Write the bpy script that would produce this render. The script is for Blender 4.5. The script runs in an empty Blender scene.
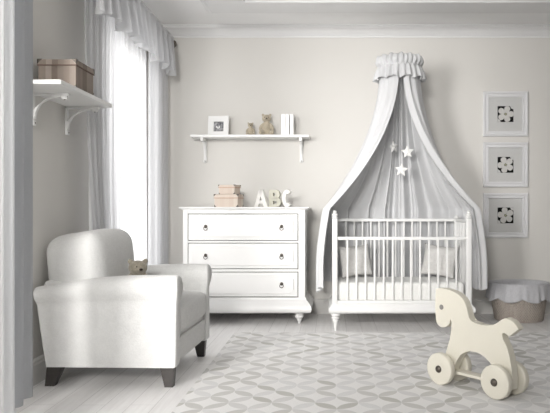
import bpy, bmesh, math, random
from mathutils import Vector, Matrix, noise
PI = math.pi
R = math.radians
random.seed(4)
SC = bpy.context.scene
COL = SC.collection

# ------------------------------------------------------------------ camera
EYE = 1.05                 # camera height
cd = bpy.data.cameras.new('camera')
cam = bpy.data.objects.new('camera', cd)
COL.objects.link(cam)
cam.location = (0, 0, EYE)
cam.rotation_euler = (R(90), 0, 0)
cd.sensor_width = 36
cd.lens = 36 * 660 / 550
cd.shift_x = (275 - 331) / 550
cd.shift_y = (210 - 206.5) / 550
cd.clip_start = .05
SC.camera = cam

# ------------------------------------------------------------------ light
SC.view_settings.view_transform = 'Standard'
SC.view_settings.look = 'None'
SC.view_settings.exposure = 0.12
SC.view_settings.gamma = 1
SC.view_settings.use_curve_mapping = False
w = bpy.data.worlds.new('overcast_sky')
SC.world = w
w.use_nodes = True
w.node_tree.nodes['Background'].inputs[0].default_value = (.97, .985, 1, 1)
w.node_tree.nodes['Background'].inputs[1].default_value = .9

WALL_X = -1.79
def daylight(name, loc, rot, sx, sy, power, col=(1, .98, .96), spread=180):
    l = bpy.data.lights.new(name, 'AREA')
    l.shape = 'RECTANGLE'
    l.size, l.size_y = sx, sy
    l.energy = power
    l.color = col
    l.spread = R(spread)
    o = bpy.data.objects.new(name, l)
    COL.objects.link(o)
    o.location = loc
    o.rotation_euler = rot
    return o
# soft daylight just outside the left windows, plus added fill at the rear
daylight('daylight_near_window', (WALL_X - .32, 1.65, 1.35), (0, R(-90), 0), 2.3, 1.9, 50)
daylight('daylight_oblique_near_window', (-2.60, -.45, 1.95), (R(86), 0, R(-12)), 1.6, 1.5, 112, spread=64)
daylight('daylight_far_window', (WALL_X - .32, 5.5, 1.35), (0, R(-90), 0), 2.3, 1.3, 36)
daylight('rear_fill_light', (-.95, -2.42, 2.08), (R(87), 0, R(-3)), 1.4, 1.2, 12, spread=70)  # fill light, added outside an unseen rear window
# added key light with no fixture, turned towards the back wall
daylight('added_key_light', (-1.0, -1.6, 2.55), (R(81), 0, R(-7.5)), .9, .5, 20, col=(1, .98, .95), spread=54)

CY = SC.cycles
CY.max_bounces = 10
CY.diffuse_bounces = 6
CY.transparent_max_bounces = 24
CY.use_denoising = True
CY.sample_clamp_indirect = 4

# ------------------------------------------------------------------ node helpers
class NT:
    def __init__(s, name):
        s.m = bpy.data.materials.new(name)
        s.m.use_nodes = True
        s.t = s.m.node_tree
        s.b = s.t.nodes['Principled BSDF']
        s.out = s.t.nodes['Material Output']
    def n(s, typ, **kw):
        nd = s.t.nodes.new(typ)
        for k, v in kw.items():
            setattr(nd, k, v)
        return nd
    def link(s, a, b):
        s.t.links.new(a, b)
    def math(s, op, a, b=None, c=None):
        nd = s.n('ShaderNodeMath', operation=op)
        for i, v in enumerate((a, b, c)):
            if v is None:
                continue
            if isinstance(v, (int, float)):
                nd.inputs[i].default_value = v
            else:
                s.link(v, nd.inputs[i])
        return nd.outputs[0]
    def coord(s, scale=(1, 1, 1), which='Object', rot=(0, 0, 0)):
        tc = s.n('ShaderNodeTexCoord')
        mp = s.n('ShaderNodeMapping')
        mp.inputs['Scale'].default_value = scale
        mp.inputs['Rotation'].default_value = rot
        s.link(tc.outputs[which], mp.inputs[0])
        return mp.outputs[0]
    def noise(s, vec, scale, detail=3, rough=.5):
        nd = s.n('ShaderNodeTexNoise')
        nd.inputs['Scale'].default_value = scale
        nd.inputs['Detail'].default_value = detail
        nd.inputs['Roughness'].default_value = rough
        s.link(vec, nd.inputs['Vector'])
        return nd.outputs[0]
    def ramp(s, fac, stops):
        nd = s.n('ShaderNodeValToRGB')
        e = nd.color_ramp.elements
        while len(e) < len(stops):
            e.new(.5)
        for i, (p, c) in enumerate(stops):
            e[i].position = p
            e[i].color = (*c, 1)
        s.link(fac, nd.inputs[0])
        return nd.outputs[0]
    def mix(s, fac, a, b, mode='MIX'):
        nd = s.n('ShaderNodeMix', data_type='RGBA', blend_type=mode)
        for k, v in ((0, fac), (6, a), (7, b)):
            if isinstance(v, (int, float)):
                nd.inputs[k].default_value = v
            elif isinstance(v, tuple):
                nd.inputs[k].default_value = (*v, 1)
            else:
                s.link(v, nd.inputs[k])
        return nd.outputs[2]
    def bump(s, h, strength=.3, dist=.01):
        nd = s.n('ShaderNodeBump')
        nd.inputs['Strength'].default_value = strength
        nd.inputs['Distance'].default_value = dist
        s.link(h, nd.inputs['Height'])
        s.link(nd.outputs[0], s.b.inputs['Normal'])

def sset(b, col=None, rough=.5, spec=.5, metal=0, sheen=0):
    if col:
        b.inputs['Base Color'].default_value = (*col, 1)
    b.inputs['Roughness'].default_value = rough
    b.inputs['Specular IOR Level'].default_value = spec
    b.inputs['Metallic'].default_value = metal
    b.inputs['Sheen Weight'].default_value = sheen

def paint(name, col, rough=.5, spec=.4, var=.03, scale=6, bump=.02):
    t = NT(name)
    sset(t.b, col, rough, spec)
    v = t.coord()
    nz = t.noise(v, scale, 4)
    lo = tuple(c * (1 - var) for c in col)
    hi = tuple(min(1, c * (1 + var)) for c in col)
    t.link(t.ramp(nz, [(.3, lo), (.7, hi)]), t.b.inputs['Base Color'])
    if bump:
        t.bump(t.noise(v, scale * 25, 2), bump, .004)
    return t.m

def fabric(name, col, weave=260, var=.03, bump=.25, sheen=.15, rough=.9, cloud=5):
    t = NT(name)
    sset(t.b, col, rough, .15, 0, sheen)
    v1 = t.coord((weave, weave * .18, weave))
    v2 = t.coord((weave * .18, weave, weave * .18))
    a = t.noise(v1, 1, 2)
    b = t.noise(v2, 1, 2)
    h = t.math('ADD', a, b)
    c = t.noise(t.coord(), cloud, 3)
    f = t.math('ADD', t.math('MULTIPLY', h, .46), t.math('MULTIPLY', c, .08))
    lo = tuple(x * (1 - var * 2) for x in col)
    hi = tuple(min(1, x * (1 + var)) for x in col)
    t.link(t.ramp(f, [(.35, lo), (.65, hi)]), t.b.inputs['Base Color'])
    t.bump(h, bump, .003)
    return t.m

def sheer(name, col, clear, trans=.5):
    t = NT(name)
    t.t.nodes.remove(t.b)
    d = t.n('ShaderNodeBsdfDiffuse'); d.inputs[0].default_value = (*col, 1)
    tr = t.n('ShaderNodeBsdfTranslucent'); tr.inputs[0].default_value = (*col, 1)
    tp = t.n('ShaderNodeBsdfTransparent')
    v = t.coord((400, 400, 60))
    nz = t.noise(v, 1, 1)
    m1 = t.n('ShaderNodeMixShader'); m1.inputs[0].default_value = trans
    t.link(d.outputs[0], m1.inputs[1]); t.link(tr.outputs[0], m1.inputs[2])
    m2 = t.n('ShaderNodeMixShader')
    t.link(t.math('MULTIPLY', nz, clear * 2), m2.inputs[0])
    t.link(m1.outputs[0], m2.inputs[1]); t.link(tp.outputs[0], m2.inputs[2])
    t.link(m2.outputs[0], t.out.inputs[0])
    return t.m

# ------------------------------------------------------------------ materials
M = {}
M['wall'] = paint('warm_grey_wall_paint', (.70, .685, .655), .9, .1, .012, 1.2, .05)
M['dark_wall'] = paint('bounce_damping_wall_paint', (.22, .21, .195), .9, .1, .012, 1.2, .05)  # darkened on the unseen right and rear walls to reduce bounce light
M['ceiling'] = paint('white_ceiling_paint', (.90, .90, .90), .9, .1, .01, 1, 0)
M['trim'] = paint('white_trim_paint', (.78, .78, .78), .55, .3, .012, 3, 0)
M['baseboard'] = paint('pale_grey_baseboard_paint', (.66, .65, .63), .55, .3, .012, 3, 0)
M['white'] = paint('white_satin_paint', (.82, .82, .81), .35, .4, .01, 5, .01)
M['inside'] = paint('drawer_gap_shade', (.16, .155, .15), .8, .2, .05, 5, 0)  # shade of the drawer gaps, put in as a dark colour
M['crib'] = paint('white_crib_paint', (.75, .75, .74), .4, .4, .01, 5, 0)
M['cream'] = paint('cream_toy_paint', (.71, .68, .59), .5, .3, .012, 8, .02)
M['bronze'] = paint('dark_bronze', (.12, .105, .09), .35, .6, .15, 40, 0)
M['bronze'].node_tree.nodes['Principled BSDF'].inputs['Metallic'].default_value = .8
M['leg'] = paint('dark_brown_wood', (.045, .04, .037), .4, .4, .15, 30, .05)
M['chair'] = fabric('light_grey_linen', (.67, .67, .66), 120, .035, .5)
M['cushion'] = fabric('pale_grey_linen', (.70, .69, .67), 150, .05)
M['mattress'] = fabric('off_white_quilt', (.74, .74, .72), 200, .03)
M['plush'] = fabric('beige_plush', (.50, .44, .34), 120, .12, .5, .4)
M['plush_grey'] = fabric('grey_beige_plush', (.33, .30, .24), 120, .12, .5, .4)
M['nose'] = paint('dark_brown_thread', (.05, .035, .03), .6, .3, .05, 30, 0)
M['felt'] = fabric('white_felt', (.84, .84, .82), 200, .03)
M['felt_grey'] = fabric('grey_felt', (.55, .55, .54), 200, .03)
M['liner'] = fabric('grey_cotton_liner', (.50, .50, .52), 180, .06)
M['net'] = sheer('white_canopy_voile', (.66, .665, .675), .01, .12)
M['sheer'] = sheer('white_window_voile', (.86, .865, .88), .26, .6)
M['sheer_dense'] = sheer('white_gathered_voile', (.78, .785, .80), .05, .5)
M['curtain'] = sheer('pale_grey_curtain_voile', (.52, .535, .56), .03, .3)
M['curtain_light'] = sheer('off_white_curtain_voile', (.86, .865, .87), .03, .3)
M['paper'] = paint('white_paper', (.84, .84, .84), .8, .2, .01, 10, 0)
M['mat'] = paint('pale_mount_board', (.60, .60, .59), .85, .1, .01, 10, 0)
M['frame'] = paint('pale_grey_frame_paint', (.72, .72, .73), .5, .3, .01, 10, 0)
M['black'] = paint('black_print', (.012, .012, .012), .95, .05, .05, 50, 0)
M['petal'] = paint('white_petal_print', (.62, .61, .59), .7, .2, .08, 60, 0)
M['green'] = paint('olive_print', (.35, .35, .22), .7, .2, .1, 60, 0)
M['letter'] = paint('white_letter_paint', (.82, .81, .78), .5, .3, .02, 20, 0)
M['letter_beige'] = paint('beige_grey_letter_paint', (.56, .55, .47), .5, .3, .02, 20, 0)
M['peach'] = None

def glass():
    t = NT('window_glass')
    t.t.nodes.remove(t.b)
    g = t.n('ShaderNodeBsdfGlossy'); g.inputs['Roughness'].default_value = .02
    tp = t.n('ShaderNodeBsdfTransparent'); tp.inputs[0].default_value = (.98, .98, .98, 1)
    m = t.n('ShaderNodeMixShader'); m.inputs[0].default_value = .05
    t.link(tp.outputs[0], m.inputs[1]); t.link(g.outputs[0], m.inputs[2])
    t.link(m.outputs[0], t.out.inputs[0])
    return t.m
M['glass'] = glass()

def clear_acrylic():
    t = NT('picture_glass')
    t.t.nodes.remove(t.b)
    g = t.n('ShaderNodeBsdfGlossy'); g.inputs['Roughness'].default_value = .1
    tp = t.n('ShaderNodeBsdfTransparent')
    m = t.n('ShaderNodeMixShader'); m.inputs[0].default_value = .012
    t.link(tp.outputs[0], m.inputs[1]); t.link(g.outputs[0], m.inputs[2])
    t.link(m.outputs[0], t.out.inputs[0])
    return t.m
M['acrylic'] = clear_acrylic()

def floor_mat():
    t = NT('whitewashed_floorboards')
    sset(t.b, None, .38, .4)
    br = t.n('ShaderNodeTexBrick')
    br.offset = .37
    br.inputs['Color1'].default_value = (.81, .80, .795, 1)
    br.inputs['Color2'].default_value = (.88, .87, .865, 1)
    br.inputs['Mortar'].default_value = (.58, .57, .565, 1)
    br.inputs['Scale'].default_value = 1
    br.inputs['Mortar Size'].default_value = .0018
    br.inputs['Bias'].default_value = 0
    br.inputs['Brick Width'].default_value = 1.5
    br.inputs['Row Height'].default_value = .135
    t.link(t.coord(rot=(0, 0, R(90))), br.inputs['Vector'])
    g = t.noise(t.coord((38, 2.2, 1)), 1, 6, .65)
    g2 = t.noise(t.coord((5, .8, 1)), 1, 3)
    gr = t.ramp(t.math('ADD', t.math('MULTIPLY', g, .7), t.math('MULTIPLY', g2, .3)), [(.32, (.85, .84, .835)), (.62, (1, 1, 1))])
    t.link(t.mix(1, br.outputs['Color'], gr, 'MULTIPLY'), t.b.inputs['Base Color'])
    t.bump(g, .08, .003)
    return t.m
M['floor'] = floor_mat()

def rug_mat():
    t = NT('petal_lattice_rug')
    sset(t.b, None, .95, .1, 0, .1)
    tc = t.n('ShaderNodeTexCoord')
    sp = t.n('ShaderNodeSeparateXYZ')
    t.link(tc.outputs['Object'], sp.inputs[0])
    s = .165
    k = 1 / (math.sqrt(2) * s)
    x = t.math('ADD', sp.outputs[0], -.2647 + 20 * .2334)
    y = t.math('ADD', sp.outputs[1], -3.678 + 20 * .2334)
    u = t.math('MULTIPLY', t.math('ADD', x, y), k)
    v = t.math('ADD', t.math('MULTIPLY', t.math('SUBTRACT', y, x), k), 60)
    def petals(u, v, seed):
        fu = t.math('SUBTRACT', t.math('FRACT', u), .5)
        iv = t.math('ROUND', v)
        av = t.math('ADD', t.math('ABSOLUTE', t.math('SUBTRACT', v, iv)), .5)
        d = t.math('SQRT', t.math('ADD', t.math('MULTIPLY', fu, fu), t.math('MULTIPLY', av, av)))
        mr = t.n('ShaderNodeMapRange', interpolation_type='SMOOTHSTEP')
        mr.inputs[1].default_value = .712; mr.inputs[2].default_value = .695
        t.link(d, mr.inputs[0])
        cb = t.n('ShaderNodeCombineXYZ')
        t.link(t.math('FLOOR', u), cb.inputs[0]); t.link(iv, cb.inputs[1]); cb.inputs[2].default_value = seed
        wn = t.n('ShaderNodeTexWhiteNoise', noise_dimensions='3D')
        t.link(cb.outputs[0], wn.inputs[0])
        rp = t.n('ShaderNodeValToRGB')
        rp.color_ramp.interpolation = 'CONSTANT'
        e = rp.color_ramp.elements
        tones = [(0, (.69, .685, .68)), (.28, (.64, .63, .62)), (.55, (.58, .57, .55)), (.80, (.51, .50, .47)), (.92, (.66, .65, .65))]
        while len(e) < len(tones):
            e.new(.5)
        for i, (p, c) in enumerate(tones):
            e[i].position = p; e[i].color = (*c, 1)
        t.link(wn.outputs[0], rp.inputs[0])
        return mr.outputs[0], rp.outputs[0]
    m1, c1 = petals(u, v, 1.5)
    m2, c2 = petals(v, u, 7.5)
    base = t.mix(m1, (.80, .79, .78), c1)
    base = t.mix(m2, base, c2)
    nz = t.noise(t.coord(), 260, 2)
    t.link(t.mix(1, base, t.ramp(nz, [(.3, (.9, .9, .9)), (.7, (1, 1, 1))]), 'MULTIPLY'), t.b.inputs['Base Color'])
    t.bump(t.math('ADD', nz, t.math('MAXIMUM', m1, m2)), .35, .004)
    return t.m
M['rug'] = rug_mat()

def stripes(name, cols, freq, axis='X'):
    t = NT(name)
    sset(t.b, None, .8, .2)
    tc = t.n('ShaderNodeTexCoord')
    sp = t.n('ShaderNodeSeparateXYZ')
    t.link(tc.outputs['Object'], sp.inputs[0])
    u = t.math('MULTIPLY', t.math('ADD', t.math('ADD', sp.outputs[0], sp.outputs[1]), 30), freq)
    wn = t.n('ShaderNodeTexWhiteNoise', noise_dimensions='1D')
    t.link(t.math('FLOOR', u), wn.inputs['W'])
    rp = t.ramp(wn.outputs[0], [(i / (len(cols) - 1), c) for i, c in enumerate(cols)])
    t.link(rp, t.b.inputs['Base Color'])
    return t.m
M['striped'] = stripes('brown_striped_card', [(.19, .15, .125), (.29, .24, .205), (.35, .30, .26), (.24, .20, .17)], 28)
M['peach'] = stripes('peach_striped_card', [(.58, .48, .41), (.67, .60, .53), (.62, .53, .46), (.70, .64, .58)], 22)
M['piping'] = paint('dark_brown_piping', (.16, .11, .09), .7, .2, .05, 30, 0)
M['peach_piping'] = paint('tan_piping', (.50, .33, .24), .7, .2, .05, 30, 0)

def wicker():
    t = NT('woven_wicker')
    sset(t.b, None, .75, .2)
    tc = t.n('ShaderNodeTexCoord')
    sp = t.n('ShaderNodeSeparateXYZ')
    t.link(tc.outputs['Object'], sp.inputs[0])
    ang = t.math('ARCTAN2', sp.outputs[1], sp.outputs[0])
    a = t.math('SINE', t.math('MULTIPLY', ang, 60))
    row = t.math('MULTIPLY', sp.outputs[2], 70)
    sgn = t.math('SUBTRACT', t.math('MULTIPLY', t.math('MODULO', t.math('FLOOR', row), 2), 2), 1)
    h = t.math('ADD', t.math('MULTIPLY', a, sgn), t.math('MULTIPLY', t.math('ABSOLUTE', t.math('SINE', t.math('MULTIPLY', row, PI))), .8))
    nz = t.noise(t.coord((60, 60, 8)), 1, 3)
    f = t.math('ADD', t.math('MULTIPLY', h, .16), nz)
    t.link(t.ramp(f, [(.2, (.27, .23, .20)), (.8, (.50, .45, .40))]), t.b.inputs['Base Color'])
    t.bump(h, .6, .006)
    return t.m
M['wicker'] = wicker()

# ------------------------------------------------------------------ geometry helpers
def smooth(bm, on=True):
    for f in bm.faces:
        f.smooth = on

class MB:
    def __init__(s):
        s.bm = bmesh.new()
    def box(s, x0, y0, z0, x1, y1, z1, bev=0, seg=2):
        r = bmesh.ops.create_cube(s.bm, size=1)
        vs = r['verts']
        for v in vs:
            v.co = Vector(((x0 + x1) / 2 + v.co.x * (x1 - x0), (y0 + y1) / 2 + v.co.y * (y1 - y0), (z0 + z1) / 2 + v.co.z * (z1 - z0)))
        if bev:
            es = list({e for v in vs for e in v.link_edges})
            bmesh.ops.bevel(s.bm, geom=es, offset=bev, segments=seg, affect='EDGES', profile=.5)
        return s
    def ring_loft(s, rings, closed=True, cap=True):
        """rings of equal length joined in order"""
        vr = [[s.bm.verts.new(p) for p in r] for r in rings]
        n = len(vr[0])
        for i in range(len(vr) - 1):
            for j in range(n if closed else n - 1):
                k = (j + 1) % n
                s.bm.faces.new((vr[i][j], vr[i][k], vr[i + 1][k], vr[i + 1][j]))
        if cap and closed:
            s.bm.faces.new(vr[0][::-1])
            s.bm.faces.new(vr[-1])
        return s
    def lathe(s, prof, cx=0, cy=0, n=28, sx=1, sy=1, cap=True):
        rings = [[(cx + r * sx * math.cos(2 * PI * k / n), cy + r * sy * math.sin(2 * PI * k / n), z) for k in range(n)] for r, z in prof]
        return s.ring_loft(rings, True, cap)
    def prism(s, pts, d0, d1, axis='y', bev=0):
        """polygon pts (a,b) extruded between d0 and d1 along axis"""
        def mk(a, b, d):
            return {'y': (a, d, b), 'x': (d, a, b), 'z': (a, b, d)}[axis]
        v0 = [s.bm.verts.new(mk(a, b, d0)) for a, b in pts]
        v1 = [s.bm.verts.new(mk(a, b, d1)) for a, b in pts]
        n = len(pts)
        fs = [s.bm.faces.new(v0), s.bm.faces.new(v1[::-1])]
        for i in range(n):
            j = (i + 1) % n
            s.bm.faces.new((v0[i], v1[i], v1[j], v0[j]))
        if bev:
            es = [e for f in fs for e in f.edges]
            bmesh.ops.bevel(s.bm, geom=es, offset=bev, segments=2, affect='EDGES', profile=.5)
        return s
    def tube(s, pts, r, n=10, cap=True):
        pts = [Vector(p) for p in pts]
        rr = r if isinstance(r, (list, tuple)) else [r] * len(pts)
        rings = []
        up = None
        for i, p in enumerate(pts):
            t = (pts[min(i + 1, len(pts) - 1)] - pts[max(i - 1, 0)]).normalized()
            if up is None:
                up = Vector((0, 0, 1)) if abs(t.z) < .9 else Vector((1, 0, 0))
            a = t.cross(up).normalized()
            b = a.cross(t).normalized()
            up = b
            rings.append([p + (a * math.cos(2 * PI * k / n) + b * math.sin(2 * PI * k / n)) * rr[i] for k in range(n)])
        return s.ring_loft(rings, True, cap)
    def torus(s, c, R_, r, normal='y', n=24, m=10):
        rings = []
        c = Vector(c)
        for i in range(n + 1):
            a = 2 * PI * i / n
            e = {'y': Vector((math.cos(a), 0, math.sin(a))), 'z': Vector((math.cos(a), math.sin(a), 0)), 'x': Vector((0, math.cos(a), math.sin(a)))}[normal]
            nn = {'y': Vector((0, 1, 0)), 'z': Vector((0, 0, 1)), 'x': Vector((1, 0, 0))}[normal]
            rings.append([c + e * (R_ + r * math.cos(2 * PI * k / m)) + nn * r * math.sin(2 * PI * k / m) for k in range(m)])
        return s.ring_loft(rings, True, False).merge(1e-5)
    def merge(s, d=1e-4):
        bmesh.ops.remove_doubles(s.bm, verts=s.bm.verts, dist=d)
        return s
    def ball(s, c, r, n=16, mat=None):
        r = r if isinstance(r, (list, tuple)) else (r, r, r)
        q = bmesh.ops.create_uvsphere(s.bm, u_segments=n, v_segments=max(6, n * 2 // 3), radius=1)
        for v in q['verts']:
            p = Vector((v.co.x * r[0], v.co.y * r[1], v.co.z * r[2]))
            if mat:
                p = mat @ p
            v.co = p + Vector(c)
        return s
    def sheet(s, f, nu, nv, flip=False):
        g = [[s.bm.verts.new(f(i / nu, j / nv)) for j in range(nv + 1)] for i in range(nu + 1)]
        for i in range(nu):
            for j in range(nv):
                s.bm.faces.new((g[i][j], g[i + 1][j], g[i + 1][j + 1], g[i][j + 1]))
        return s
    def sweep_rect(s, x0, y0, x1, y1, prof, inward=False):
        """closed profile (outward offset, z) carried round a rectangle"""
        rings = []
        for off, z in prof:
            o = -off if inward else off
            rings.append([(x0 - o, y0 - o, z), (x1 + o, y0 - o, z), (x1 + o, y1 + o, z), (x0 - o, y1 + o, z)])
        return s.ring_loft(rings, True, True)
    def sweep_frame(s, x0, y0, x1, y1, prof):
        rings = []
        for off, z in prof + [prof[0]]:
            rings.append([(x0 + off, y0 + off, z), (x1 - off, y0 + off, z), (x1 - off, y1 - off, z), (x0 + off, y1 - off, z)])
        return s.ring_loft(rings, True, False).merge(1e-6)
    def xf(s, fn):
        for v in s.bm.verts:
            v.co = Vector(fn(v.co))
        return s
    def build(s, name, mat, parent=None, world=False, sm=False, solid=0, subd=0, angle=None, remesh=0):
        bm = s.bm
        bmesh.ops.recalc_face_normals(bm, faces=bm.faces)
        if world and parent is not None:
            inv = (Matrix.LocRotScale(parent.location, parent.rotation_euler, parent.scale)).inverted()
            bm.transform(inv)
        if sm or angle:
            smooth(bm)
        me = bpy.data.meshes.new(name)
        if angle:
            for e in bm.edges:
                if len(e.link_faces) == 2 and e.calc_face_angle(0) > R(angle):
                    e.smooth = False
        bm.to_mesh(me)
        bm.free()
        me.materials.append(mat)
        o = bpy.data.objects.new(name, me)
        COL.objects.link(o)
        if parent is not None:
            o.parent = parent
        if remesh:
            md = o.modifiers.new('Remesh', 'REMESH'); md.mode = 'VOXEL'; md.voxel_size = remesh; md.use_smooth_shade = True
            md = o.modifiers.new('Smooth', 'SMOOTH'); md.factor = .6; md.iterations = 4
        if solid:
            md = o.modifiers.new('Solidify', 'SOLIDIFY'); md.thickness = solid; md.offset = 0
        if subd:
            md = o.modifiers.new('Subsurf', 'SUBSURF'); md.levels = subd; md.render_levels = subd
        return o

def thing(name, label, cat, loc=(0, 0, 0), rz=0, group=None):
    o = bpy.data.objects.new(name, None)
    COL.objects.link(o)
    o.location = loc
    o.rotation_euler = (0, 0, rz)
    o.empty_display_size = .1
    return tag(o, label, cat, group)
def tag(o, label, cat, group=None):
    o['label'] = label
    o['category'] = cat
    if group:
        o['group'] = group
    return o
def struct(o):
    o['kind'] = 'structure'
    return o
def rbox(x0, y0, z0, x1, y1, z1, r, seg=4):
    return MB().box(x0, y0, z0, x1, y1, z1, r, seg)

# ------------------------------------------------------------------ room shell
BACK, CEIL, RIGHT, REAR = 6.69, 2.90, 3.5, -2.1
T = .2
struct(MB().box(WALL_X - T, REAR - T, -.1, RIGHT + T, BACK + T, 0).build('floor', M['floor']))
struct(MB().box(WALL_X - T, REAR - T, CEIL, RIGHT + T, BACK + T, CEIL + .15).build('ceiling', M['ceiling']))
struct(MB().box(WALL_X - T, BACK, 0, RIGHT + T, BACK + T, CEIL).build('wall_back', M['wall']))
struct(MB().box(RIGHT, REAR - T, 0, RIGHT + T, BACK, CEIL).build('wall_right', M['dark_wall']))
WINS = [(.10, 2.72, .15, 2.45), (4.97, 6.26, .15, 2.45)]
mb = MB()
ys = [REAR - T] + [v for a, b, c, d in WINS for v in (a, b)] + [BACK]
for i in range(0, len(ys), 2):
    mb.box(WALL_X - T, ys[i], 0, WALL_X, ys[i + 1], CEIL)
for a, b, c, d in WINS:
    mb.box(WALL_X - T, a, 0, WALL_X, b, c)
    mb.box(WALL_X - T, a, d, WALL_X, b, CEIL)
struct(mb.build('wall_left', M['wall']))
mb = MB()
RW = (-1.68, -.22, 1.35, 2.75)
mb.box(WALL_X, REAR - T, 0, RW[0], REAR, CEIL).box(RW[1], REAR - T, 0, RIGHT, REAR, CEIL)
mb.box(RW[0], REAR - T, 0, RW[1], REAR, RW[2]).box(RW[0], REAR - T, RW[3], RW[1], REAR, CEIL)
struct(mb.build('wall_rear', M['dark_wall']))

def window_left(idx, a, b, c, d):
    root = bpy.data.objects.new('window_%d' % idx, None)
    COL.objects.link(root)
    root.location = (WALL_X, (a + b) / 2, c)
    struct(root)
    f = MB()
    x0, x1 = WALL_X - .13, WALL_X - .07
    f.box(x0, a, c, x1, a + .055, d, .004).box(x0, b - .055, c, x1, b, d, .004)
    f.box(x0, a, c, x1, b, c + .07, .004).box(x0, a, d - .06, x1, b, d, .004)
    m = (a + b) / 2
    if idx > 1:
        f.box(x0, m - .04, c, x1, m + .04, d, .004)
    for q in (.27, .52, .77):
        z = c + (d - c) * q
        f.box(x0 + .015, a, z - .012, x1 - .015, b, z + .012, .003)
    f.build('window_frame', M['trim'], root, True)
    cs = MB()
    W_ = .10
    cs.box(WALL_X, a - W_, c - .02, WALL_X + .022, a, d + W_, .005).box(WALL_X, b, c - .02, WALL_X + .022, b + W_, d + W_, .005)
    cs.box(WALL_X, a, d, WALL_X + .022, b, d + W_, .005)
    cs.build('window_casing', M['trim'], root, True)
    MB().box(WALL_X - .1, a - .06, c - .04, WALL_X + .05, b + .06, c, .006).build('window_sill', M['trim'], root, True)
    MB().box(x0 + .028, a, c, x0 + .032, b, d).build('window_pane', M['glass'], root, True)
window_left(1, *WINS[0])
window_left(2, *WINS[1])
root = bpy.data.objects.new('window_3', None); COL.objects.link(root); root.location = ((RW[0] + RW[1]) / 2, REAR, RW[2]); struct(root)  # unseen window behind the camera, added to let in fill light
f = MB()
y0, y1 = REAR - .13, REAR - .07
f.box(RW[0], y0, RW[2], RW[0] + .06, y1, RW[3]).box(RW[1] - .06, y0, RW[2], RW[1], y1, RW[3])
f.box(RW[0], y0, RW[2], RW[1], y1, RW[2] + .06).box(RW[0], y0, RW[3] - .06, RW[1], y1, RW[3]).box(-.98, y0, RW[2], -.92, y1, RW[3])
f.build('window_frame', M['trim'], root, True)
MB().box(RW[0], y0 + .028, RW[2], RW[1], y0 + .032, RW[3]).build('window_pane', M['glass'], root, True)

# crown moulding: profile (distance from wall, z) swept round the room
cr = [(0, 2.795), (.012, 2.795), (.012, 2.812), (.022, 2.818), (.03, 2.83), (.045, 2.838), (.06, 2.855), (.085, 2.868), (.10, 2.872), (.10, 2.885), (.118, 2.889), (.118, CEIL), (0, CEIL)]
def wall_strip(name, prof, side, mat, y_or_x0, y_or_x1):
    rings = []
    for e in (y_or_x0, y_or_x1):
        rings.append([{'back': (e, BACK - o, z), 'left': (WALL_X + o, e, z), 'right': (RIGHT - o, e, z), 'rear': (e, REAR + o, z)}[side] for o, z in prof])
    return struct(MB().ring_loft(rings).build(name, mat))
wall_strip('trim_1', cr, 'back', M['trim'], WALL_X, RIGHT)
wall_strip('trim_2', cr, 'left', M['trim'], REAR, BACK)
wall_strip('trim_3', cr, 'right', M['trim'], REAR, BACK)
# raised border on the ceiling
tp = [(0, CEIL), (.0, 2.89), (.012, 2.885), (.02, 2.872), (.045, 2.862), (.06, 2.85), (.10, 2.85), (.105, 2.842), (.40, 2.842), (.41, 2.858), (.43, 2.862), (.44, 2.878), (.465, 2.885), (.47, CEIL)]
struct(MB().sweep_frame(-1.15, -1.4, 2.9, 6.10, tp).build('trim_4', M['trim']))
bb = [(0, 0), (.018, 0), (.018, .120), (.013, .128), (.013, .138), (.006, .148), (0, .152)]
wall_strip('baseboard_back', bb, 'back', M['baseboard'], WALL_X, RIGHT)
wall_strip('baseboard_left', bb, 'left', M['baseboard'], 3.20, 4.70)
wall_strip('baseboard_right', bb, 'right', M['baseboard'], REAR, BACK)

# ------------------------------------------------------------------ rug
rug = MB().box(-.82, 1.3, 0, 3.0, 5.60, .011, .004).build('area_rug', M['rug'])
tag(rug, 'large pale rug with interlocking grey and beige petal circles on the floorboards', 'rug')

# ------------------------------------------------------------------ shelves
def bracket(mb, leg=.235, arm=.21, w=.032):
    """in a local frame: wall plane y=0, room towards -y, top z=0"""
    h = w / 2
    mb.box(-h, -.014, -leg, h, 0, 0, .003)
    mb.box(-h, -arm, -.014, h, 0, 0, .003)
    mb.box(-h * .8, -arm + .01, -.034, h * .8, -arm + .045, -.01, .004)
    pts = []
    n = 14
    A, B = arm - .035, leg - .05
    outer = [(-A * (1 - math.cos(t)) - .008, -B + B * math.sin(t) - .008) for t in [PI / 2 * k / n for k in range(n + 1)]]
    inner = [(-A * (1 - math.cos(t)) - .008 - .020 * math.sin(t) ** .0 * (1 if k < n else 0) * 0 , 0) for k, t in enumerate([0])]
    rings = []
    for k in range(n + 1):
        t = PI / 2 * k / n
        cx, cz = -.010 - A * (1 - math.cos(t)), -B - .012 + (B + .004) * math.sin(t)
        nx, nz = math.cos(t), -math.sin(t)
        rings.append([(-h * .75, cx - nx * .011, cz - nz * .011), (h * .75, cx - nx * .011, cz - nz * .011), (h * .75, cx + nx * .011, cz + nz * .011), (-h * .75, cx + nx * .011, cz + nz * .011)])
    mb.ring_loft(rings)
    mb.box(-h * 1.1, -.02, -leg + .0, h * 1.1, 0, -leg + .03, .004)
    return mb
def bracket_screws(leg=.235, arm=.21):
    return [((0, -.0205, -leg + .015), (.006, .003, .006)), ((0, -.0155, -.10), (.006, .003, .006)), ((0, -arm + .03, -.035), (.006, .006, .003))]
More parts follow.
